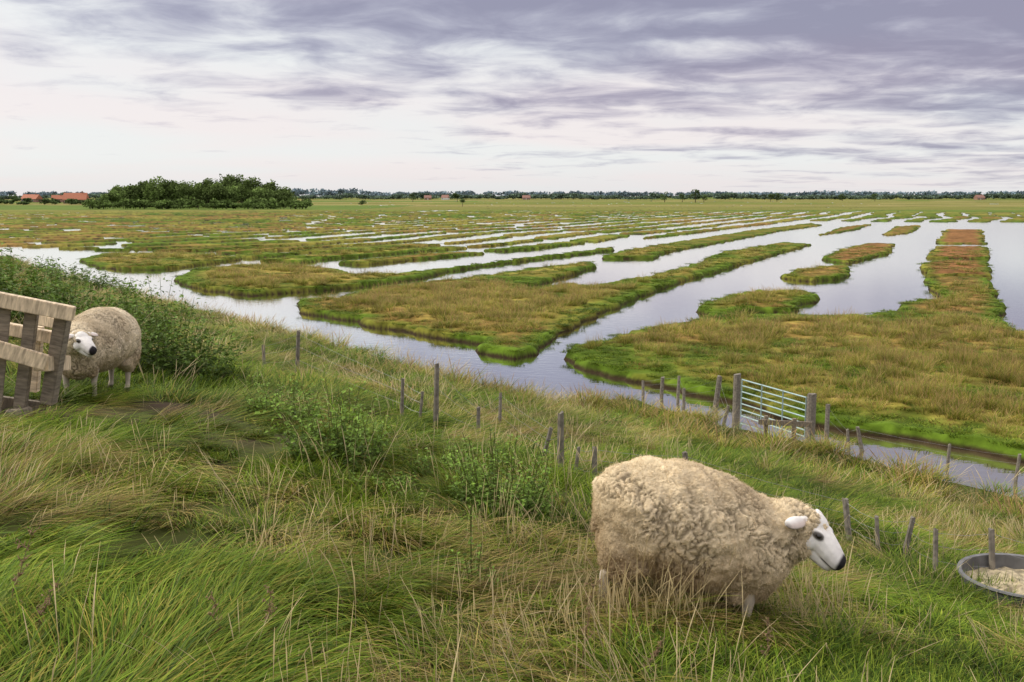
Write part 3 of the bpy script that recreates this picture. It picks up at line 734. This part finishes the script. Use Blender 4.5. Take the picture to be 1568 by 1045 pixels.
# ------------------------------------------------------------------ sky and sun
w=bpy.data.worlds.new('World');scene.world=w;w.use_nodes=True;nt=w.node_tree;N=nt.nodes;L=nt.links
for n in list(N):N.remove(n)
SUN_EL=math.radians(35);SUN_AZ=math.radians(-75)
def math_(op,a,b=None,c=None,clamp=False):
    n=N.new('ShaderNodeMath');n.operation=op;n.use_clamp=clamp
    for i,v_ in enumerate((a,b,c)):
        if v_ is None:continue
        if isinstance(v_,(int,float)):n.inputs[i].default_value=v_
        else:L.new(v_,n.inputs[i])
    return n.outputs[0]
out=N.new('ShaderNodeOutputWorld')
sky=N.new('ShaderNodeTexSky');sky.sky_type='NISHITA';sky.sun_disc=False;sky.sun_elevation=SUN_EL;sky.sun_rotation=SUN_AZ
bg1=N.new('ShaderNodeBackground');bg1.inputs[1].default_value=.10;L.new(sky.outputs[0],bg1.inputs[0])
tc=N.new('ShaderNodeTexCoord');sp=N.new('ShaderNodeSeparateXYZ');L.new(tc.outputs['Generated'],sp.inputs[0])
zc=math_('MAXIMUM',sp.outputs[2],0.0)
den=math_('ADD',zc,.07)
cx=math_('DIVIDE',sp.outputs[0],den);cy=math_('DIVIDE',sp.outputs[1],den)
cb=N.new('ShaderNodeCombineXYZ');L.new(cx,cb.inputs[0]);L.new(cy,cb.inputs[1])
def noise(scale,det,rough,off,dist=0,sc=(1,1,1)):
    mp=N.new('ShaderNodeMapping');mp.inputs['Location'].default_value=off;mp.inputs['Scale'].default_value=sc;L.new(cb.outputs[0],mp.inputs[0])
    n=N.new('ShaderNodeTexNoise');n.inputs['Scale'].default_value=scale;n.inputs['Detail'].default_value=det;n.inputs['Roughness'].default_value=rough;n.inputs['Distortion'].default_value=dist
    L.new(mp.outputs[0],n.inputs['Vector']);return n.outputs['Fac']
nA=noise(.8,2,.5,(13.1,4.7,0),.5,(.7,1.2,1));nB=noise(2.0,7,.58,(7.3,2.2,4),.4,(1.0,1.0,1));nC=noise(.4,2,.5,(1.3,5.2,9))
v=math_('ADD',math_('MULTIPLY',nA,1.4),math_('MULTIPLY',nB,2.0))
v=math_('SUBTRACT',v,1.7)
left=math_('MULTIPLY',sp.outputs[0],-.75)
elv=math_('MULTIPLY',math_('MINIMUM',zc,.2),-6.6)
elv=math_('ADD',elv,math_('MULTIPLY',math_('SUBTRACT',zc,.20,clamp=True),5.5))
v=math_('ADD',math_('ADD',v,left),math_('ADD',elv,1.32))
rp=N.new('ShaderNodeValToRGB');el=rp.color_ramp.elements
rp.color_ramp.interpolation='B_SPLINE'
el[0].position=.0;el[0].color=(.32,.30,.41,1);el[1].position=1;el[1].color=(.97,.945,.93,1)
for p_,c_ in ((.3,(.44,.42,.53,1)),(.52,(.60,.58,.66,1)),(.74,(.80,.775,.81,1))):
    e_=el.new(p_);e_.color=c_
L.new(v,rp.inputs[0])
tint=N.new('ShaderNodeValToRGB');te=tint.color_ramp.elements
te[0].position=.40;te[0].color=(.95,.99,1.0,1);te[1].position=.60;te[1].color=(1,.955,.965,1)
L.new(nC,tint.inputs[0])
tm=N.new('ShaderNodeMix');tm.data_type='RGBA';tm.blend_type='MULTIPLY';tm.inputs[0].default_value=1
L.new(rp.outputs[0],tm.inputs[6]);L.new(tint.outputs[0],tm.inputs[7])
hz=N.new('ShaderNodeMix');hz.data_type='RGBA';L.new(math_('MULTIPLY',math_('SUBTRACT',.035,zc),14,clamp=True),hz.inputs[0])
L.new(tm.outputs[2],hz.inputs[6]);hz.inputs[7].default_value=(.80,.775,.79,1)
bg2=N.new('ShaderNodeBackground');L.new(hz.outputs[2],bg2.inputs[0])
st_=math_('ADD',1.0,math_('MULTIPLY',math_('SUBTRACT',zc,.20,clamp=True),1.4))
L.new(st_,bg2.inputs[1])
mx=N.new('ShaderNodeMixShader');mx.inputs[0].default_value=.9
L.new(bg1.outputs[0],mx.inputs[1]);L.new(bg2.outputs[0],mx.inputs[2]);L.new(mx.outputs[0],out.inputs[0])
sl=bpy.data.lights.new('sun','SUN');sl.energy=2.6;sl.angle=math.radians(10);sl.color=(1,.92,.78)
so=bpy.data.objects.new('sun',sl);scene.collection.objects.link(so)
dirv=Vector((math.sin(SUN_AZ)*math.cos(SUN_EL),math.cos(SUN_AZ)*math.cos(SUN_EL),math.sin(SUN_EL)))
so.rotation_euler=dirv.to_track_quat('Z','Y').to_euler();so.location=(0,0,50)
print('done')
